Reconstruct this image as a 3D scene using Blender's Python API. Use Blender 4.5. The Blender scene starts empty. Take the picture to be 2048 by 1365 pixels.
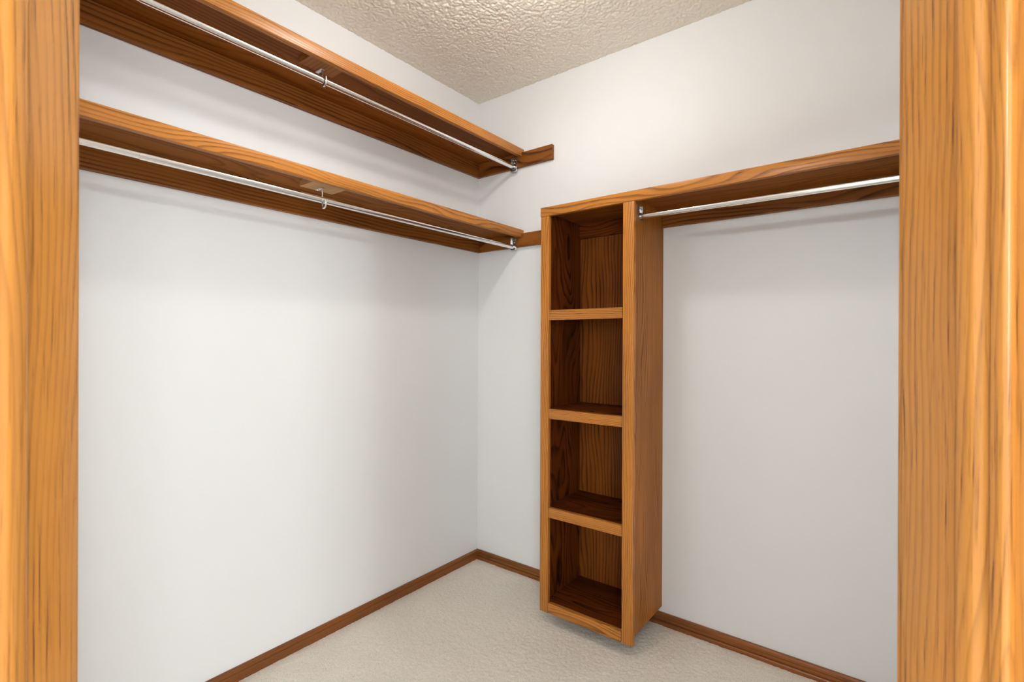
import bpy, bmesh, math, random
import numpy as np
from mathutils import Matrix, Vector

random.seed(4)
scene = bpy.context.scene
COL = scene.collection

# ------------------------------------------------------------------ camera
# world: x = 0 is the left closet wall, y = 0 the back closet wall, z = 0 the subfloor (metres)
F_PX, YAW, PITCH, ROLL = 1001.83, 0.658308, -0.000859, 0.003713
CAM = Vector((1.78322, -2.01002, 1.17227))
fw = Vector((-math.sin(YAW) * math.cos(PITCH), math.cos(YAW) * math.cos(PITCH), math.sin(PITCH)))
r0 = Vector((math.cos(YAW), math.sin(YAW), 0))
u0 = r0.cross(fw)
rt = r0 * math.cos(ROLL) + u0 * math.sin(ROLL)
up = -r0 * math.sin(ROLL) + u0 * math.cos(ROLL)
cam_data = bpy.data.cameras.new('camera')
cam_data.sensor_width = 36.0
cam_data.sensor_fit = 'HORIZONTAL'
cam_data.lens = F_PX / 2048 * 36.0
cam_data.clip_start = 0.02
cam_data.dof.use_dof = True
cam_data.dof.focus_distance = 2.0
cam_data.dof.aperture_fstop = 11.0
cam = bpy.data.objects.new('camera', cam_data)
COL.objects.link(cam)
m = Matrix((rt, up, -fw)).transposed().to_4x4()
m.translation = CAM
cam.matrix_world = m
scene.camera = cam

# ------------------------------------------------------------------ light and exposure
scene.view_settings.view_transform = 'Standard'
scene.view_settings.look = 'None'
scene.view_settings.gamma = 1.0
scene.view_settings.use_curve_mapping = False
scene.view_settings.exposure = 0.0
scene.cycles.max_bounces = 6
scene.cycles.glossy_bounces = 2
scene.cycles.transmission_bounces = 0
scene.cycles.caustics_reflective = False
scene.cycles.caustics_refractive = False
world = bpy.data.worlds.new('world')
scene.world = world
world.use_nodes = True
world.node_tree.nodes['Background'].inputs[0].default_value = (0.80, 0.90, 1.0, 1)
world.node_tree.nodes['Background'].inputs[1].default_value = 1.0

CLOSET_LAMP = 87.0      # radiance of the closet globe
LAMP_EAST, LAMP_SOUTH = 310.0, 305.0     # radiance of the bedroom globes
WINDOW_E, FILL_S = 94.0, 104.0        # watts of east window daylight and of the added south fill


def area_light(name, loc, target, sx, sy, watts, color):
    d = bpy.data.lights.new(name, 'AREA')
    d.shape = 'RECTANGLE'
    d.size, d.size_y = sx, sy
    d.energy = watts
    d.color = color
    o = bpy.data.objects.new(name, d)
    COL.objects.link(o)
    o.location = loc
    o.rotation_euler = (Vector(target) - Vector(loc)).to_track_quat('-Z', 'Y').to_euler()
    return o


area_light('window_daylight', (5.24, -2.9, 1.50), (0, -2.9, 1.40), 1.2, 1.16, WINDOW_E, (0.90, 0.97, 1.0))
area_light('window_daylight', (3.9, -5.04, 1.50), (3.9, 0, 1.40), 1.4, 1.16, FILL_S, (0.90, 0.97, 1.0))  # added unseen fill for the dim closet corner, set in the south opening


# ------------------------------------------------------------------ helpers
def link(name, mesh, mat, root=None):
    o = bpy.data.objects.new(name, mesh)
    COL.objects.link(o)
    if mat is not None:
        mesh.materials.append(mat)
    if root is not None:
        base = root
        off = Vector((0, 0, 0))
        while base is not None:
            off += base.location
            base = base.parent
        mesh.transform(Matrix.Translation(-off))
        o.parent = root
    return o


def obj(name, bm, mat, root=None, smooth=False):
    bmesh.ops.recalc_face_normals(bm, faces=bm.faces[:])
    me = bpy.data.meshes.new(name)
    bm.to_mesh(me)
    bm.free()
    if smooth:
        me.polygons.foreach_set('use_smooth', [True] * len(me.polygons))
    return link(name, me, mat, root)


def add_box(bm, x0, x1, y0, y1, z0, z1, bev=0.0, seg=2):
    vs = [bm.verts.new((x, y, z)) for z in (z0, z1) for y in (y0, y1) for x in (x0, x1)]
    fs = [bm.faces.new([vs[i] for i in q]) for q in
          ((0, 2, 3, 1), (4, 5, 7, 6), (0, 1, 5, 4), (2, 6, 7, 3), (0, 4, 6, 2), (1, 3, 7, 5))]
    if bev > 0:
        es = set()
        for f in fs:
            es.update(f.edges)
        bmesh.ops.bevel(bm, geom=list(es), offset=bev, segments=seg, profile=0.5, affect='EDGES')


def box(x0, x1, y0, y1, z0, z1, bev=0.0, seg=2):
    bm = bmesh.new()
    add_box(bm, x0, x1, y0, y1, z0, z1, bev, seg)
    return bm


def add_prism(bm, pts, fn, l0, l1):
    """extrude the closed outline pts (2D) from l0 to l1; fn(p, l) gives the 3D point"""
    a = [bm.verts.new(fn(p, l0)) for p in pts]
    b = [bm.verts.new(fn(p, l1)) for p in pts]
    n = len(pts)
    for i in range(n):
        j = (i + 1) % n
        bm.faces.new((a[i], a[j], b[j], b[i]))
    bm.faces.new(list(reversed(a)))
    bm.faces.new(b)


def prism(pts, fn, l0, l1):
    bm = bmesh.new()
    add_prism(bm, pts, fn, l0, l1)
    return bm


def add_tube(bm, path, rad, n=16, cap=True):
    """a round bar along a list of points"""
    path = [Vector(q) for q in path]
    rings = []
    ref = None
    for i, q in enumerate(path):
        t = (path[min(i + 1, len(path) - 1)] - path[max(i - 1, 0)]).normalized()
        if ref is None:
            ref = t.orthogonal().normalized()
        ref = (ref - t * ref.dot(t)).normalized()
        s = t.cross(ref)
        rr = rad[i] if isinstance(rad, (list, tuple)) else rad
        rings.append([bm.verts.new(q + (ref * math.cos(2 * math.pi * k / n) + s * math.sin(2 * math.pi * k / n)) * rr)
                      for k in range(n)])
    for a, b in zip(rings, rings[1:]):
        for k in range(n):
            bm.faces.new((a[k], a[(k + 1) % n], b[(k + 1) % n], b[k]))
    if cap:
        bm.faces.new(list(reversed(rings[0])))
        bm.faces.new(rings[-1])


def smooth_by_angle(o, deg=35):
    me = o.data
    me.polygons.foreach_set('use_smooth', [True] * len(me.polygons))
    bm = bmesh.new()
    bm.from_mesh(me)
    for e in bm.edges:
        if len(e.link_faces) == 2 and e.calc_face_angle(0) > math.radians(deg):
            e.smooth = False
    bm.to_mesh(me)
    bm.free()
    return o


def thing(name, label, cat, loc=(0, 0, 0), group=None, kind=None):
    o = bpy.data.objects.new(name, None)
    COL.objects.link(o)
    o.location = loc
    o.empty_display_size = 0.05
    o['label'] = label
    if cat:
        o['category'] = cat
    if group:
        o['group'] = group
    if kind:
        o['kind'] = kind
    return o


def struct(o, label=None, cat=None):
    o['kind'] = 'structure'
    if label:
        o['label'] = label
    if cat:
        o['category'] = cat
    return o


# ------------------------------------------------------------------ materials
def new_mat(name):
    mt = bpy.data.materials.new(name)
    mt.use_nodes = True
    nt = mt.node_tree
    return mt, nt, nt.nodes['Principled BSDF']


def N(nt, kind, **kw):
    n = nt.nodes.new(kind)
    for k, v in kw.items():
        setattr(n, k, v)
    return n


def ramp(nt, stops, fac, mode='LINEAR'):
    n = N(nt, 'ShaderNodeValToRGB')
    n.color_ramp.interpolation = mode
    els = n.color_ramp.elements
    while len(els) < len(stops):
        els.new(0.5)
    for e, (p, c) in zip(els, stops):
        e.position = p
        e.color = c if len(c) == 4 else (*c, 1)
    nt.links.new(fac, n.inputs[0])
    return n.outputs[0]


def g(v):
    return (v, v, v, 1)


def wood(name, axis, light, dark, spacing=0.007, line=0.75, pore=0.5, rough=0.32, blotch=0.35, wild=1.0, spec=0.4, far=(0.0, 0.0)):
    """stained wood: growth-ring lines running along `axis`, open pores and broad colour drift"""
    mt, nt, bs = new_mat(name)
    L = nt.links.new
    tc = N(nt, 'ShaderNodeTexCoord')
    info = N(nt, 'ShaderNodeObjectInfo')
    sep = N(nt, 'ShaderNodeSeparateXYZ')
    L(tc.outputs['Object'], sep.inputs[0])
    order = {'x': (1, 2, 0), 'y': (0, 2, 1), 'z': (0, 1, 2)}[axis]
    com = N(nt, 'ShaderNodeCombineXYZ')
    for i, k in enumerate(order):
        L(sep.outputs[k], com.inputs[i])

    def vm(op, a, b=None, scale=None):
        n = N(nt, 'ShaderNodeVectorMath', operation=op)
        for i, q in enumerate((a, b)):
            if q is None:
                continue
            if isinstance(q, tuple):
                n.inputs[i].default_value = q
            else:
                L(q, n.inputs[i])
        if scale is not None:
            if isinstance(scale, (int, float)):
                n.inputs['Scale'].default_value = scale
            else:
                L(scale, n.inputs['Scale'])
        return n.outputs['Value'] if op == 'LENGTH' else n.outputs['Vector']

    def mth(op, a, b=None, c=None):
        n = N(nt, 'ShaderNodeMath', operation=op)
        for i, q in enumerate((a, b, c)):
            if q is None:
                continue
            if isinstance(q, (int, float)):
                n.inputs[i].default_value = q
            else:
                L(q, n.inputs[i])
        return n.outputs[0]

    def noise(vec, scale, detail=3, rgh=0.5):
        n = N(nt, 'ShaderNodeTexNoise')
        n.inputs['Scale'].default_value = scale
        n.inputs['Detail'].default_value = detail
        n.inputs['Roughness'].default_value = rgh
        L(vec, n.inputs['Vector'])
        return n

    seedv = vm('SCALE', (17.3, 9.1, 23.7), scale=info.outputs['Random'])
    base = vm('ADD', com.outputs[0], seedv)
    # slow wander of the rings along the board
    sq = vm('MULTIPLY', base, (5.0, 5.0, 1.3))
    wob = vm('SUBTRACT', noise(sq, 1.0, 2).outputs['Color'], (0.5, 0.5, 0.5))
    small = vm('SUBTRACT', noise(vm('MULTIPLY', base, (40, 40, 9)), 1.0, 2).outputs['Color'], (0.5, 0.5, 0.5))
    # ring centre a hand's width off the board, a little different for every board
    r1 = mth('MULTIPLY', mth('SUBTRACT', mth('FRACT', mth('MULTIPLY', info.outputs['Random'], 7.77)), 0.5), 0.16)
    r2 = mth('MULTIPLY', mth('SUBTRACT', mth('FRACT', mth('MULTIPLY', info.outputs['Random'], 31.3)), 0.5), 0.16)
    cen = N(nt, 'ShaderNodeCombineXYZ')
    L(r1, cen.inputs[0])
    L(r2, cen.inputs[1])
    q = vm('MULTIPLY', com.outputs[0], (1, 1, 0))
    q = vm('ADD', q, cen.outputs[0])
    q = vm('ADD', q, (far[0], far[1], 0.0))
    q = vm('ADD', q, vm('MULTIPLY', wob, (0.11 * wild, 0.11 * wild, 0)))
    q = vm('ADD', q, vm('MULTIPLY', small, (0.004, 0.004, 0)))
    rad = vm('LENGTH', vm('MULTIPLY', q, (1, 1, 0)))
    ph = mth('FRACT', mth('DIVIDE', rad, spacing))
    # thin dark late wood: slow rise, sharp fall
    late = ramp(nt, [(0.0, g(0.75)), (0.10, g(0.05)), (0.55, g(0.08)), (0.86, g(0.75)), (0.95, g(1)), (1.0, g(0.75))], ph)
    strength = ramp(nt, [(0.30, g(0.25)), (0.62, g(1))], noise(vm('MULTIPLY', base, (26, 26, 3)), 1.0, 2).outputs['Fac'])
    late_v = mth('MULTIPLY', mth('MULTIPLY', late, strength), line)
    pores = ramp(nt, [(0.56, g(0)), (0.70, g(1))],
                 noise(vm('MULTIPLY', base, (620, 620, 16)), 1.0, 2, 0.6).outputs['Fac'])
    pore_v = mth('MULTIPLY', mth('MULTIPLY', pores, mth('MULTIPLY_ADD', late, 0.6, 0.4)), pore)
    tot = mth('MINIMUM', mth('ADD', late_v, pore_v), 1.0)
    bl = ramp(nt, [(0.32, g(1 - blotch)), (0.68, g(1 + blotch * 0.25))],
              noise(vm('MULTIPLY', base, (9, 9, 1.6)), 1.0, 3).outputs['Fac'])
    mix = N(nt, 'ShaderNodeMix', data_type='RGBA')
    mix.inputs[6].default_value = (*light, 1)
    mix.inputs[7].default_value = (*dark, 1)
    L(tot, mix.inputs[0])
    mul = N(nt, 'ShaderNodeMix', data_type='RGBA', blend_type='MULTIPLY')
    mul.inputs[0].default_value = 1.0
    L(mix.outputs[2], mul.inputs[6])
    L(bl, mul.inputs[7])
    L(mul.outputs[2], bs.inputs['Base Color'])
    bs.inputs['Specular IOR Level'].default_value = spec
    rr = mth('MULTIPLY_ADD', tot, 0.12, rough)
    L(rr, bs.inputs['Roughness'])
    return mt


OAK_L, OAK_D = (0.58, 0.220, 0.038), (0.130, 0.034, 0.006)
CLE_L, CLE_D = (0.33, 0.110, 0.020), (0.050, 0.012, 0.003)
FIR_L, FIR_D = (0.165, 0.036, 0.005), (0.011, 0.002, 0.001)  # dark stain, deepened further: shade inside the tower is put into the colour
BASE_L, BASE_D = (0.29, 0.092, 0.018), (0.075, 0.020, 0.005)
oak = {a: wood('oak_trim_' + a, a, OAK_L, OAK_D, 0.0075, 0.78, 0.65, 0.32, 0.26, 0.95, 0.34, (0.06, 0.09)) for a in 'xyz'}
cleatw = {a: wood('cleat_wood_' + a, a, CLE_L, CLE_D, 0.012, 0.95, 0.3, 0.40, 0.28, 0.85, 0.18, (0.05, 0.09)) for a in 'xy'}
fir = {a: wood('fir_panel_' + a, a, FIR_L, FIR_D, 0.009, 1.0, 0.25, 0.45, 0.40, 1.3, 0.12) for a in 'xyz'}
board = {a: wood('shelf_board_wood_' + a, a, (0.31, 0.100, 0.014), (0.11, 0.027, 0.004), 0.012, 0.7, 0.2, 0.45, 0.30, 1.2, 0.10) for a in 'xy'}
basew = {a: wood('baseboard_wood_' + a, a, BASE_L, BASE_D, 0.007, 0.5, 0.5, 0.36, 0.25, 0.5) for a in 'xy'}
jambw = wood('door_frame_oak', 'z', (0.55, 0.228, 0.045), (0.17, 0.056, 0.011), 0.0062, 0.46, 0.85, 0.22, 0.20, 0.75, 0.42, (-0.9, 0.9))


def paint(name, col, rough=0.55, bump=0.04, scale=260):
    mt, nt, bs = new_mat(name)
    bs.inputs['Base Color'].default_value = (*col, 1)
    bs.inputs['Roughness'].default_value = rough
    if bump <= 0:
        return mt
    tc = N(nt, 'ShaderNodeTexCoord')
    n = N(nt, 'ShaderNodeTexNoise')
    n.inputs['Scale'].default_value = scale
    n.inputs['Detail'].default_value = 2
    nt.links.new(tc.outputs['Object'], n.inputs['Vector'])
    b = N(nt, 'ShaderNodeBump')
    b.inputs['Strength'].default_value = bump
    b.inputs['Distance'].default_value = 0.001
    nt.links.new(n.outputs['Fac'], b.inputs['Height'])
    nt.links.new(b.outputs[0], bs.inputs['Normal'])
    return mt


wall_m = paint('wall_paint', (0.888, 0.884, 0.880), 0.5, 0.0)
bed_m = paint('bedroom_paint', (0.80, 0.80, 0.80), 0.6, 0.0)
white_m = paint('white_enamel', (0.8, 0.8, 0.8), 0.35, 0.0)


def ceiling_material():
    mt, nt, bs = new_mat('textured_ceiling')
    bs.inputs['Base Color'].default_value = (0.91, 0.845, 0.735, 1)
    bs.inputs['Roughness'].default_value = 0.28
    bs.inputs['Specular IOR Level'].default_value = 0.45
    tc = N(nt, 'ShaderNodeTexCoord')
    n = N(nt, 'ShaderNodeTexNoise')
    n.inputs['Scale'].default_value = 420
    n.inputs['Detail'].default_value = 2
    nt.links.new(tc.outputs['Object'], n.inputs['Vector'])
    b = N(nt, 'ShaderNodeBump')
    b.inputs['Strength'].default_value = 0.25
    b.inputs['Distance'].default_value = 0.002
    nt.links.new(n.outputs['Fac'], b.inputs['Height'])
    nt.links.new(b.outputs[0], bs.inputs['Normal'])
    return mt


ceil_m = ceiling_material()


def carpet_material():
    mt, nt, bs = new_mat('beige_cut_pile_carpet')
    tc = N(nt, 'ShaderNodeTexCoord')

    def noise(scale, detail):
        n = N(nt, 'ShaderNodeTexNoise')
        n.inputs['Scale'].default_value = scale
        n.inputs['Detail'].default_value = detail
        nt.links.new(tc.outputs['Object'], n.inputs['Vector'])
        return n.outputs['Fac']
    fine = ramp(nt, [(0.28, (0.58, 0.515, 0.43)), (0.44, (0.87, 0.79, 0.69)), (0.75, (0.93, 0.855, 0.755))], noise(330, 3))
    wide = ramp(nt, [(0.35, g(0.96)), (0.65, g(1.0))], noise(5, 3))
    mul = N(nt, 'ShaderNodeMix', data_type='RGBA', blend_type='MULTIPLY')
    mul.inputs[0].default_value = 1
    nt.links.new(fine, mul.inputs[6])
    nt.links.new(wide, mul.inputs[7])
    nt.links.new(mul.outputs[2], bs.inputs['Base Color'])
    bs.inputs['Roughness'].default_value = 0.95
    bs.inputs['Specular IOR Level'].default_value = 0.1
    b = N(nt, 'ShaderNodeBump')
    b.inputs['Strength'].default_value = 0.35
    b.inputs['Distance'].default_value = 0.0015
    nt.links.new(noise(300, 4), b.inputs['Height'])
    nt.links.new(b.outputs[0], bs.inputs['Normal'])
    return mt


carpet_m = carpet_material()


def metal(name, col, rough, wear=0.0):
    mt, nt, bs = new_mat(name)
    bs.inputs['Metallic'].default_value = 1.0
    bs.inputs['Roughness'].default_value = rough
    bs.inputs['Base Color'].default_value = (*col, 1)
    if wear:
        tc = N(nt, 'ShaderNodeTexCoord')
        n = N(nt, 'ShaderNodeTexNoise')
        n.inputs['Scale'].default_value = 38
        n.inputs['Detail'].default_value = 6
        n.inputs['Roughness'].default_value = 0.7
        nt.links.new(tc.outputs['Object'], n.inputs['Vector'])
        c = ramp(nt, [(0.0, (*col, 1)), (0.66, (*col, 1)), (0.70, tuple(v * (1 - wear) for v in col))], n.outputs['Fac'])
        nt.links.new(c, bs.inputs['Base Color'])
    return mt


rod_m = metal('galvanised_tube', (0.88, 0.885, 0.89), 0.20, 0.45)
plate_m = metal('zinc_plate', (0.62, 0.62, 0.61), 0.30)
screw_m = metal('screw_steel', (0.80, 0.80, 0.78), 0.25)


def emitter(name, col, strength):
    mt, nt, bs = new_mat(name)
    bs.inputs['Base Color'].default_value = (0.8, 0.8, 0.8, 1)
    bs.inputs['Emission Color'].default_value = (*col, 1)
    bs.inputs['Emission Strength'].default_value = strength
    return mt


globe_m = emitter('lit_opal_glass', (1.0, 0.985, 0.965), CLOSET_LAMP)
globe2_m = emitter('lit_opal_glass_east', (0.90, 0.97, 1.0), LAMP_EAST)
globe3_m = emitter('lit_opal_glass_south', (0.90, 0.97, 1.0), LAMP_SOUTH)

# ------------------------------------------------------------------ the closet shell
H = 2.44
XR, YF = 1.862, -1.985          # right wall plane, front wall plane
T = 0.115                       # partition thickness
W = 0.711                       # clear door opening
NV = Vector((-math.sqrt(0.5), math.sqrt(0.5), 0))   # into the closet
UV = Vector((math.sqrt(0.5), math.sqrt(0.5), 0))    # along the doorway, left to right
D_IN = W / 1.6689
DL = Vector((CAM.x, CAM.y, 0)) + NV * D_IN - UV * (D_IN * 0.6640)    # inner edge of the left jamb


def dp(s, t, z):
    """point in the doorway: s along the opening, t into the closet"""
    v = DL + UV * s + NV * t
    return (v.x, v.y, z)


# ends of the diagonal wall where it meets the front and right walls
sA = (YF - DL.y) / UV.y
sB = (XR - DL.x) / UV.x
A_in, B_in = dp(sA, 0, 0), dp(sB, 0, 0)

struct(obj('wall_left', box(-0.12, 0, YF - T, 0.12, 0, H), wall_m), 'plain white painted closet wall behind the two long wooden shelves', 'wall')
struct(obj('wall_back', box(0, XR + T, 0, 0.12, 0, H), wall_m), 'plain white painted closet wall behind the wooden shelf tower', 'wall')
struct(obj('wall_right', box(XR, XR + T, B_in[1], 0, 0, H), wall_m), 'white painted closet wall beside the doorway at the end of the single rod', 'wall')
struct(obj('wall_front', box(0, A_in[0], YF - T, YF, 0, H), wall_m), 'white painted closet wall beside the doorway at the end of the paired rods', 'wall')
DOOR_H = 2.05
JT = 0.019
bm = bmesh.new()


def diag(bm, s0, s1, z0, z1, t0=-T, t1=0.0):
    add_prism(bm, [(s0, t0), (s1, t0), (s1, t1), (s0, t1)], lambda p, l: dp(p[0], p[1], l), z0, z1)


diag(bm, sA - 0.04, -JT, 0, H)
diag(bm, W + JT, sB + 0.04, 0, H)
diag(bm, -JT, W + JT, DOOR_H + JT, H)
struct(obj('wall_diagonal', bm, bed_m), 'angled partition that holds the oak-framed doorway', 'wall')


# carpet: real tufted relief
def relief(nx, ny, cell, rng):
    """smooth random field built from coarse random grids"""
    gx, gy = max(2, int(nx / cell) + 2), max(2, int(ny / cell) + 2)
    c = rng.random((gx, gy))
    fx, fy = np.arange(nx) / cell, np.arange(ny) / cell
    ix, iy = fx.astype(int), fy.astype(int)
    tx, ty = fx - ix, fy - iy
    tx, ty = tx * tx * (3 - 2 * tx), ty * ty * (3 - 2 * ty)
    a = c[np.ix_(ix, iy)] * (1 - tx)[:, None] + c[np.ix_(ix + 1, iy)] * tx[:, None]
    b = c[np.ix_(ix, iy + 1)] * (1 - tx)[:, None] + c[np.ix_(ix + 1, iy + 1)] * tx[:, None]
    return a * (1 - ty)[None, :] + b * ty[None, :]


def grid_mesh(name, x0, x1, y0, y1, step, zfun, keep, flip=False):
    nx, ny = int((x1 - x0) / step) + 1, int((y1 - y0) / step) + 1
    xs, ys = np.linspace(x0, x1, nx), np.linspace(y0, y1, ny)
    X, Y = np.meshgrid(xs, ys, indexing='ij')
    Z = zfun(nx, ny)
    co = np.stack([X, Y, Z], -1).reshape(-1, 3)
    idx = np.arange(nx * ny).reshape(nx, ny)
    q = np.stack([idx[:-1, :-1], idx[1:, :-1], idx[1:, 1:], idx[:-1, 1:]], -1).reshape(-1, 4)
    if flip:
        q = q[:, ::-1]
    cx, cy = co[q, 0].mean(1), co[q, 1].mean(1)
    q = q[keep(cx, cy)]
    me = bpy.data.meshes.new(name)
    me.vertices.add(len(co))
    me.vertices.foreach_set('co', co.ravel())
    me.loops.add(q.size)
    me.loops.foreach_set('vertex_index', q.ravel().astype(np.int32))
    me.polygons.add(len(q))
    me.polygons.foreach_set('loop_start', np.arange(0, q.size, 4, dtype=np.int32))
    me.update(calc_edges=True)
    me.polygons.foreach_set('use_smooth', np.ones(len(q), dtype=bool))
    return me


rng = np.random.default_rng(7)


def in_closet(x, y):
    # on the closet side of the diagonal's outer face
    return ((x - DL.x) * NV.x + (y - DL.y) * NV.y) > -0.02


carpet = grid_mesh('floor', 0.0, XR, YF, 0.0, 0.0036,
                   lambda nx, ny: 0.0090 + 0.0017 * rng.random((nx, ny)) + 0.0012 * relief(nx, ny, 3, rng)
                   + 0.0015 * relief(nx, ny, 16, rng), in_closet)
struct(link('floor', carpet, carpet_m), 'beige cut-pile carpet covering the closet floor', 'floor')

# ceiling: sprayed blobs as real relief where the photograph sees it
def ceil_z(nx, ny):
    # every blob of the sprayed coat is a small bump; neighbours run together at their feet
    imp = (rng.random((nx, ny)) < 0.17) * (0.5 + rng.random((nx, ny)))
    fx, fy = np.fft.fftfreq(nx)[:, None], np.fft.fftfreq(ny)[None, :]
    sig = 1.0
    k = np.exp(-2 * (math.pi * sig) ** 2 * (fx ** 2 + fy ** 2))
    f = np.real(np.fft.ifft2(np.fft.fft2(imp) * k)) * 2 * math.pi * sig * sig
    f = 1 - np.exp(-1.3 * f)
    return H - 0.0046 * f


ceil_me = grid_mesh('ceiling', 0.0, XR, YF, 0.0, 0.0028, ceil_z, in_closet, flip=True)
struct(link('ceiling', ceil_me, ceil_m), 'beige sprayed texture ceiling with glossy bumps', 'ceiling')

# baseboards: low stained profile with an eased top and a shoe line
def base_pts(t=0.012, h=0.058, shoe=False):
    p = [(0, 0.0)]
    if shoe:
        p += [(t + 0.006, 0.0), (t + 0.006, 0.0225), (t + 0.004, 0.0265), (t - 0.003, 0.0275), (t - 0.003, 0.0298), (t, 0.0306)]
    else:
        p += [(t + 0.001, 0.0), (t + 0.001, 0.012), (t, 0.014)]
    p += [(t, h - 0.018), (t - 0.0025, h - 0.0165), (t - 0.0025, h - 0.0150), (t - 0.0002, h - 0.0145),
          (t - 0.0015, h - 0.006), (t - 0.005, h - 0.001), (t - 0.007, h), (0, h)]
    return p


bl = smooth_by_angle(obj('baseboard_left', prism(base_pts(), lambda p, l: (p[0], l, p[1]), YF, 0.0), basew['y']), 25)
struct(bl, 'low brown stained baseboard along the wall with the long shelves', 'baseboard')
bb = smooth_by_angle(obj('baseboard_back', prism(base_pts(shoe=True), lambda p, l: (l, -p[0], p[1]), 0.0118, XR), basew['x']), 25)
struct(bb, 'low brown stained baseboard under the shelf tower', 'baseboard')
br = smooth_by_angle(obj('baseboard_right', prism(base_pts(), lambda p, l: (XR - p[0], l, p[1]), B_in[1] + 0.02, -0.018), basew['y']), 25)
struct(br, 'low brown stained baseboard on the wall beside the doorway under the single rod', 'baseboard')
bf = smooth_by_angle(obj('baseboard_front', prism(base_pts(), lambda p, l: (l, YF + p[0], p[1]), 0.013, A_in[0] - 0.02), basew['x']), 25)
struct(bf, 'low brown stained baseboard on the wall beside the doorway under the paired rods', 'baseboard')

# ------------------------------------------------------------------ the oak door frame
door = thing('door_1', 'golden oak door frame with rounded stops around the open doorway', 'door frame', dp(W / 2, -T / 2, 0), kind='structure')
JD = 0.118
for side in (0, 1):
    ss = (lambda v: -v) if side == 0 else (lambda v: W + v)        # v grows away from the opening
    s0, s1 = sorted((ss(0.0), ss(JT)))
    bm = bmesh.new()
    e = 0.0018
    pts = [(s0, -JD), (s1, -JD), (s1, 0), (s0, 0)]
    diag(bm, s0, s1, 0.0, DOOR_H, -JD, 0.0)
    es = [ed for ed in bm.edges if abs(ed.verts[0].co.z - ed.verts[1].co.z) > 0.5]
    bmesh.ops.bevel(bm, geom=es, offset=e, segments=3, profile=0.5, affect='EDGES')
    smooth_by_angle(obj('jamb', bm, jambw, door), 40)
    # stop: a rounded-edge bead strip planted on the jamb
    prof = [(-0.0570, 0.0), (-0.0570, 0.0052), (-0.0576, 0.0072), (-0.0589, 0.0089), (-0.0606, 0.0100), (-0.0628, 0.0105),
            (-0.0712, 0.0105), (-0.0734, 0.0101), (-0.0754, 0.0092), (-0.0772, 0.0080), (-0.0800, 0.0066), (-0.0826, 0.0060),
            (-0.0836, 0.0062), (-0.0846, 0.0074), (-0.0860, 0.0079), (-0.0930, 0.0079), (-0.0950, 0.0073), (-0.0966, 0.0058),
            (-0.0972, 0.0040), (-0.0972, 0.0)]
    bm = prism([(ss(-p), t) for t, p in prof], lambda q, l: dp(q[0], q[1], l), 0.0, DOOR_H - 0.012)
    smooth_by_angle(obj('door_stop', bm, jambw, door), 40)
    # casings on both faces of the partition
    for t0, sg in ((0.0, 1), (-JD + 0.0, -1)):
        cas = [(0.006, 0.0), (0.006, 0.009), (0.009, 0.012), (0.020, 0.0125), (0.023, 0.0145), (0.050, 0.016),
               (0.060, 0.016), (0.063, 0.013), (0.063, 0.0)]
        bm = prism([(ss(a), t0 + sg * b) for a, b in cas], lambda q, l: dp(q[0], q[1], l), 0.0, DOOR_H + 0.063)
        smooth_by_angle(obj('casing', bm, jambw, door), 40)
bm = bmesh.new()
diag(bm, -JT, W + JT, DOOR_H, DOOR_H + JT, -JD, 0)
obj('head_jamb', bm, jambw, door)
bm = bmesh.new()
diag(bm, -0.005, W + 0.005, DOOR_H + 0.006, DOOR_H + 0.063, 0, 0.016)
obj('head_casing', bm, jambw, door)
bm = bmesh.new()
diag(bm, -0.005, W + 0.005, DOOR_H + 0.006, DOOR_H + 0.063, -JD - 0.016, -JD)
obj('head_casing', bm, jambw, door)

# ------------------------------------------------------------------ shelves on the left wall
SD = 0.281      # board depth
FT = 0.300      # front of the edge strip


def left_shelf(label, top, cleat_low, end_len, blk):
    t = thing('wall_shelf', label, 'shelf', (0.15, YF / 2, cleat_low), group='long shelves on the same wall')
    bz = top - 0.019
    obj('shelf_board', box(0.0, SD, YF, 0.0, bz, top, 0.0008, 1), board['y'], t)
    lo = top - 0.039
    # edge strip, notched at both ends over the end cleats
    pts = [(YF + 0.0195, lo), (-0.0195, lo), (-0.0195, bz), (0.0, bz), (0.0, top), (YF, top), (YF, bz), (YF + 0.0195, bz)]
    bm = prism(pts, lambda p, l: (l, p[0], p[1]), SD, FT)
    bmesh.ops.bevel(bm, geom=[e for e in bm.edges if abs(e.verts[0].co.y - e.verts[1].co.y) > 1.0
                              and min(e.verts[0].co.x, e.verts[1].co.x) > SD + 0.01],
                    offset=0.0022, segments=3, profile=0.5, affect='EDGES')
    smooth_by_angle(obj('edge_strip', bm, oak['y'], t), 40)
    obj('wall_cleat', box(0.0, 0.019, YF, 0.0, cleat_low, bz, 0.0012), cleatw['y'], t)
    obj('end_cleat', box(0.019, end_len, -0.019, 0.0, cleat_low, bz, 0.0012), cleatw['x'], t)
    obj('end_cleat', box(0.019, 0.36, YF, YF + 0.019, cleat_low, bz, 0.0012), cleatw['x'], t)
    obj('support_block', box(blk[0], SD, blk[1], blk[2], lo + 0.0005, bz, 0.0010), blk[3], t)
    return t


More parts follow.
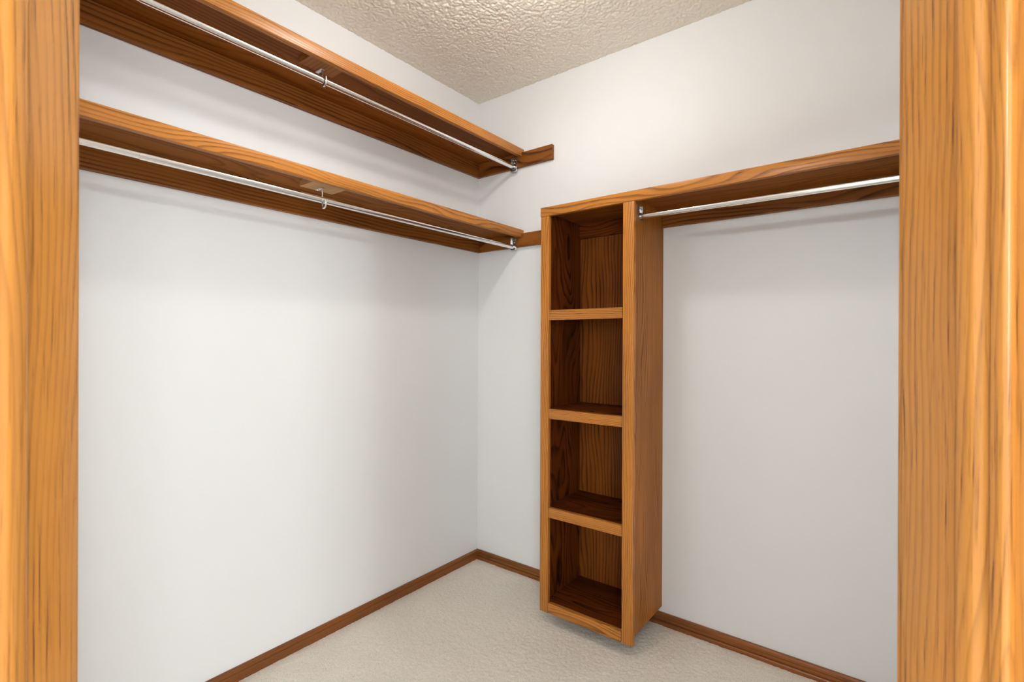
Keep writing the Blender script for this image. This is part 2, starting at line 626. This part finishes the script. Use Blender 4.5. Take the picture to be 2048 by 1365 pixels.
block_m = wood('block_wood_dark', 'x', (0.46, 0.165, 0.030), (0.17, 0.048, 0.009), 0.01, 0.6, 0.3, 0.45, 0.3, 1.0, 0.15)
block2_m = wood('block_wood_pale', 'x', (0.62, 0.33, 0.13), (0.38, 0.17, 0.055), 0.01, 0.5, 0.3, 0.48, 0.2, 1.0, 0.2)
left_shelf('long oak-edged shelf just below the ceiling, above another like it', 2.125, 2.036, 0.478, (0.213, -1.135, -1.014, block_m))
left_shelf('long oak-edged shelf whose end cleat runs to the shelf tower', 1.7235, 1.6385, 0.6105, (0.198, -1.122, -1.001, block2_m))


# ------------------------------------------------------------------ rods, brackets and hooks
def rod_bracket(t, origin, rotz, z0, z1, rodz):
    """U-lipped end plate lying in the local XZ plane, its cup opening towards local -Y"""
    M = Matrix.Translation(Vector(origin)) @ Matrix.Rotation(rotz, 4, 'Z')
    hw = 0.0175
    h0, h1 = z0, z1
    out = []
    for k in range(9):                       # rounded foot
        a = math.pi + math.pi * k / 8
        out.append((hw * math.copysign(abs(math.cos(a)) ** 0.45, math.cos(a)), h0 + 0.010 + 0.010 * math.sin(a)))
    out += [(hw, h1 - 0.003), (hw - 0.003, h1), (-hw + 0.003, h1), (-hw, h1 - 0.003)]
    bm = prism(out, lambda p, l: M @ Vector((p[0], l, p[1])), 0.0, -0.0018)
    plate = obj('end_bracket', bm, plate_m, t)
    # lips down both sides and round the foot
    bm = bmesh.new()
    rim = [(hw, h1 - 0.004)] + [out[i] for i in range(8, -1, -1)] + [(-hw, h1 - 0.004)]
    inner = [(x * 0.90, z if i in (0, len(rim) - 1) else z + 0.0016) for i, (x, z) in enumerate(rim)]
    for (a, b, c, d) in zip(rim, rim[1:], inner, inner[1:]):
        add_prism(bm, [a, b, d, c], lambda p, l: M @ Vector((p[0], l, p[1])), -0.0016, -0.0095)
    bmesh.ops.remove_doubles(bm, verts=bm.verts[:], dist=1e-6)
    obj('lip', bm, screw_m, plate)
    # cup round the tube end
    bm = bmesh.new()
    n = 24
    rings = []
    for rr, yy in ((0.0128, -0.001), (0.0128, -0.010), (0.0112, -0.010), (0.0112, -0.001)):
        rings.append([bm.verts.new(M @ Vector((rr * math.cos(2 * math.pi * k / n), yy, rodz + rr * math.sin(2 * math.pi * k / n))))
                      for k in range(n)])
    for a, b in zip(rings, rings[1:] + rings[:1]):
        for k in range(n):
            bm.faces.new((a[k], a[(k + 1) % n], b[(k + 1) % n], b[k]))
    smooth_by_angle(obj('rod_cup', bm, plate_m, plate), 40)
    for sx, sz in ((-0.0075, h1 - 0.012), (0.0080, h1 - 0.014), (0.0, h1 - 0.027)):
        bm = bmesh.new()
        add_tube(bm, [M @ Vector((sx, y, sz)) for y in (-0.0016, -0.0026, -0.0036, -0.0042)], [0.0040, 0.0040, 0.0030, 0.0012], 12)
        smooth_by_angle(obj('screw', bm, screw_m, plate), 50)
    return plate


def tube_mesh(p0, p1, rad, n=28):
    bm = bmesh.new()
    p0, p1 = Vector(p0), Vector(p1)
    add_tube(bm, [p0.lerp(p1, k / 6) for k in range(7)], rad, n)
    return bm


def hook(t, x, y, rodz, ztop, rr, drop):
    """J hook: a foot screwed to the block, a stem behind the tube, a cup under it"""
    r = 0.0032
    cx = x + 0.0015
    R_ = rr + 0.0045
    pts = [Vector((x - R_ - 0.001, y, ztop - 0.001)), Vector((x - R_ - 0.001, y, ztop - 0.012)), Vector((x - R_, y, rodz + 0.004))]
    for k in range(0, 15):
        a = math.pi + math.pi * 1.08 * k / 14
        pts.append(Vector((cx + R_ * math.cos(a), y - 0.0005 * k, rodz - drop + R_ * math.sin(a))))
    pts.append(pts[-1] + Vector((-0.001, 0, 0.006)))
    bm = bmesh.new()
    add_tube(bm, pts, r, 10)
    h = smooth_by_angle(obj('rod_hook', bm, screw_m, t), 50)
    fx = x - R_
    bm = box(fx - 0.036, fx + 0.003, y - 0.006, y + 0.006, ztop - 0.0018, ztop, 0.0005, 1)
    obj('hook_foot', bm, plate_m, h)
    for dx in (-0.028, -0.014):
        bm = bmesh.new()
        add_tube(bm, [Vector((fx + dx, y, ztop - q)) for q in (0.0016, 0.0026, 0.0036, 0.0040)], [0.0042, 0.0042, 0.003, 0.001], 12)
        smooth_by_angle(obj('screw', bm, screw_m, h), 50)


def left_rod(label, z, zt, zb, hook_top, hx, drop):
    x = 0.2555
    t = thing('closet_rod', label, 'closet rod', (x, YF / 2, zb), group='rods under the long shelves')
    seam = -1.583
    smooth_by_angle(obj('outer_tube', tube_mesh((x, seam, z), (x, -0.0215, z), 0.0108), rod_m, t), 40)
    smooth_by_angle(obj('inner_tube', tube_mesh((x, YF + 0.0215, z), (x, seam + 0.03, z), 0.0096), rod_m, t), 40)
    rod_bracket(t, (x, -0.019, 0), 0.0, zb, zt, z)
    rod_bracket(t, (x, YF + 0.019, 0), math.pi, zb, zt, z)
    hook(t, x, -1.065, z, hook_top, 0.0108, drop)
    return t


left_rod('telescoping steel rod under the highest shelf', 2.040, 2.088, 2.0165, 2.0865, 0.24, 0.001)
left_rod('telescoping steel rod under the middle-height long shelf', 1.640, 1.690, 1.6245, 1.685, 0.24, 0.010)

# ------------------------------------------------------------------ shelf over the tower, and its rod
TOP = 1.721
XL = 0.607
s = thing('wall_shelf', 'oak-edged shelf that caps the shelf tower and runs to the doorway side', 'shelf', ((XL + XR) / 2, -0.15, 1.6365))
obj('shelf_board', box(XL, XR, -SD, 0.0, TOP - 0.019, TOP, 0.0008, 1), board['x'], s)
bm = box(XL, XR, -FT, -SD, TOP - 0.038, TOP, 0.0018, 2)
smooth_by_angle(obj('edge_strip', bm, oak['x'], s), 40)
obj('wall_cleat', box(1.0142, XR, -0.019, 0.0, 1.6365, TOP - 0.019, 0.0012), cleatw['x'], s)
obj('end_cleat', box(XR - 0.019, XR, -0.36, -0.019, 1.6365, TOP - 0.019, 0.0012), cleatw['y'], s)
obj('wall_cleat', box(0.6282, 0.9968, -0.019, 0.0, 1.6365, TOP - 0.019, 0.0012), fir['x'], s)  # takes the darker fir: tower shade put into this cleat's colour

ry, rz = -0.247, 1.6355
t = thing('closet_rod', 'telescoping steel rod running out from the side of the shelf tower', 'closet rod', (1.45, ry, 1.61))
smooth_by_angle(obj('inner_tube', tube_mesh((1.0165, ry, rz), (1.36, ry, rz - 0.002), 0.0097), rod_m, t), 40)
smooth_by_angle(obj('outer_tube', tube_mesh((1.33, ry, rz - 0.002), (XR - 0.0215, ry, rz - 0.005), 0.0108), rod_m, t), 40)
rod_bracket(t, (1.014, ry, 0), math.pi / 2, rz - 0.0145, rz + 0.044, rz)
rod_bracket(t, (XR - 0.019, ry, 0), -math.pi / 2, rz - 0.0185, rz + 0.040, rz - 0.005)

# ------------------------------------------------------------------ the shelf tower
tw = thing('shelf_tower', 'tall narrow open wooden shelf tower hung just above the carpet', 'shelf tower', (0.814, -0.15, 0.058))
PB = 0.0815
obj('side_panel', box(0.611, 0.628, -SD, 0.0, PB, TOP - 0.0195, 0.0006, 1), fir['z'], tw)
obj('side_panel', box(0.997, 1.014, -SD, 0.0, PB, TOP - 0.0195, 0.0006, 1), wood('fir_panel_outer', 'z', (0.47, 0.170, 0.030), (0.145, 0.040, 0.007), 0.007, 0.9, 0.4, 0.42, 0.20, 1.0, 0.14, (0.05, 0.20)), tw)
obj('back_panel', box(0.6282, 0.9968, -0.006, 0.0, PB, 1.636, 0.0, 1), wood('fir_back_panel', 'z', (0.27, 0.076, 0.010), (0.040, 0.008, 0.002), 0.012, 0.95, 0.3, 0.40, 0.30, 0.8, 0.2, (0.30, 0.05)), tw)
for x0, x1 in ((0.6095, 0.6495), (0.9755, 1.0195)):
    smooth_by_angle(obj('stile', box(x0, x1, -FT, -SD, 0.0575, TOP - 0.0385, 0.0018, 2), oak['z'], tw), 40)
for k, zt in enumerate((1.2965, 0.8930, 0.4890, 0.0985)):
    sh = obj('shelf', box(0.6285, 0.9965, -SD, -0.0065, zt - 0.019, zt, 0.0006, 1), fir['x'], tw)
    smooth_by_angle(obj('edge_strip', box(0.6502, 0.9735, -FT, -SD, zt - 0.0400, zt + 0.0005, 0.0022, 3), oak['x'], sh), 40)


# ------------------------------------------------------------------ lamps
def globe_lamp(loc, rad, mat, label, col_):
    x, y, z = loc
    t = thing('ceiling_lamp', label, 'lamp', (x, y, z - 0.17))
    bm = bmesh.new()
    n = 32
    prof = [(0.0, z), (0.062, z), (0.062, z - 0.008), (0.048, z - 0.020), (0.040, z - 0.030), (0.0, z - 0.030)]
    rings = [[bm.verts.new((x + r * math.cos(2 * math.pi * k / n), y + r * math.sin(2 * math.pi * k / n), zz)) for k in range(n)]
             for r, zz in prof[1:-1]]
    for a, b in zip(rings, rings[1:]):
        for k in range(n):
            bm.faces.new((a[k], a[(k + 1) % n], b[(k + 1) % n], b[k]))
    bm.faces.new(rings[0])
    bm.faces.new(list(reversed(rings[-1])))
    smooth_by_angle(obj('base', bm, white_m, t), 40)
    bm = bmesh.new()
    bmesh.ops.create_uvsphere(bm, u_segments=16, v_segments=10, radius=rad)
    bmesh.ops.translate(bm, verts=bm.verts[:], vec=(x, y, z - 0.028 - rad))
    obj('globe', bm, mat, t, smooth=True)
    return t


globe_lamp((0.87, -0.90, H), 0.060, globe_m, 'small round opal glass ceiling lamp inside the closet', None)

# ------------------------------------------------------------------ the bedroom the doorway opens from
BX, BY = 5.2, -5.0
struct(obj('floor', box(-0.12, BX, BY, 0.12, -0.02, 0.0), carpet_m), 'beige carpet continuing outside the closet doorway', 'floor')
struct(obj('ceiling', box(-0.12, BX, BY, 0.12, H + 0.006, H + 0.05), bed_m), 'pale ceiling outside the closet doorway', 'ceiling')
bm = bmesh.new()
for y0, y1, z0, z1 in ((BY, -3.5, 0, H), (-2.3, 0.12, 0, H), (-3.5, -2.3, 0, 0.9), (-3.5, -2.3, 2.1, H)):
    add_box(bm, BX, BX + 0.12, y0, y1, z0, z1)
struct(obj('wall_east', bm, bed_m), 'pale wall with a window facing the doorway from outside', 'wall')
struct(obj('wall_west', box(-0.12, 0.0, BY, YF - T, 0, H), bed_m), 'pale wall outside beyond the paired rods', 'wall')
struct(obj('wall_north', box(XR + T, BX, 0.0, 0.12, 0, H), bed_m), 'pale wall outside beyond the single rod', 'wall')
bm = bmesh.new()
for x0, x1, z0, z1 in ((-0.12, 3.2, 0, H), (4.6, BX, 0, H), (3.2, 4.6, 0, 0.9), (3.2, 4.6, 2.1, H)):
    add_box(bm, x0, x1, BY - 0.12, BY, z0, z1)
struct(obj('wall_south', bm, bed_m), 'pale wall with a window outside beyond the paired rods', 'wall')
win = thing('window_1', 'white framed window in the wall beyond the paired rods, outside the closet', 'window', (3.9, BY, 0.9), kind='structure')
for x0, x1, z0, z1 in ((3.2, 3.23, 0.9, 2.1), (4.57, 4.6, 0.9, 2.1), (3.23, 4.57, 0.9, 0.93), (3.23, 4.57, 2.07, 2.1)):
    obj('window_frame', box(x0, x1, BY - 0.03, BY + 0.01, z0, z1), white_m, win)
win = thing('window_2', 'white framed window in the wall that faces the doorway, outside the closet', 'window', (BX, -2.9, 0.9), kind='structure')
for y0, y1, z0, z1 in ((-3.5, -3.47, 0.9, 2.1), (-2.33, -2.3, 0.9, 2.1), (-3.47, -2.33, 0.9, 0.93), (-3.47, -2.33, 2.07, 2.1)):
    obj('window_frame', box(BX - 0.01, BX + 0.03, y0, y1, z0, z1), white_m, win)
globe_lamp((4.20, -2.52, H), 0.085, globe2_m, 'round opal ceiling lamp outside, towards the wall facing the doorway', None)
globe_lamp((1.62, -4.25, H), 0.085, globe3_m, 'round opal ceiling lamp outside, towards the wall with the window', None)
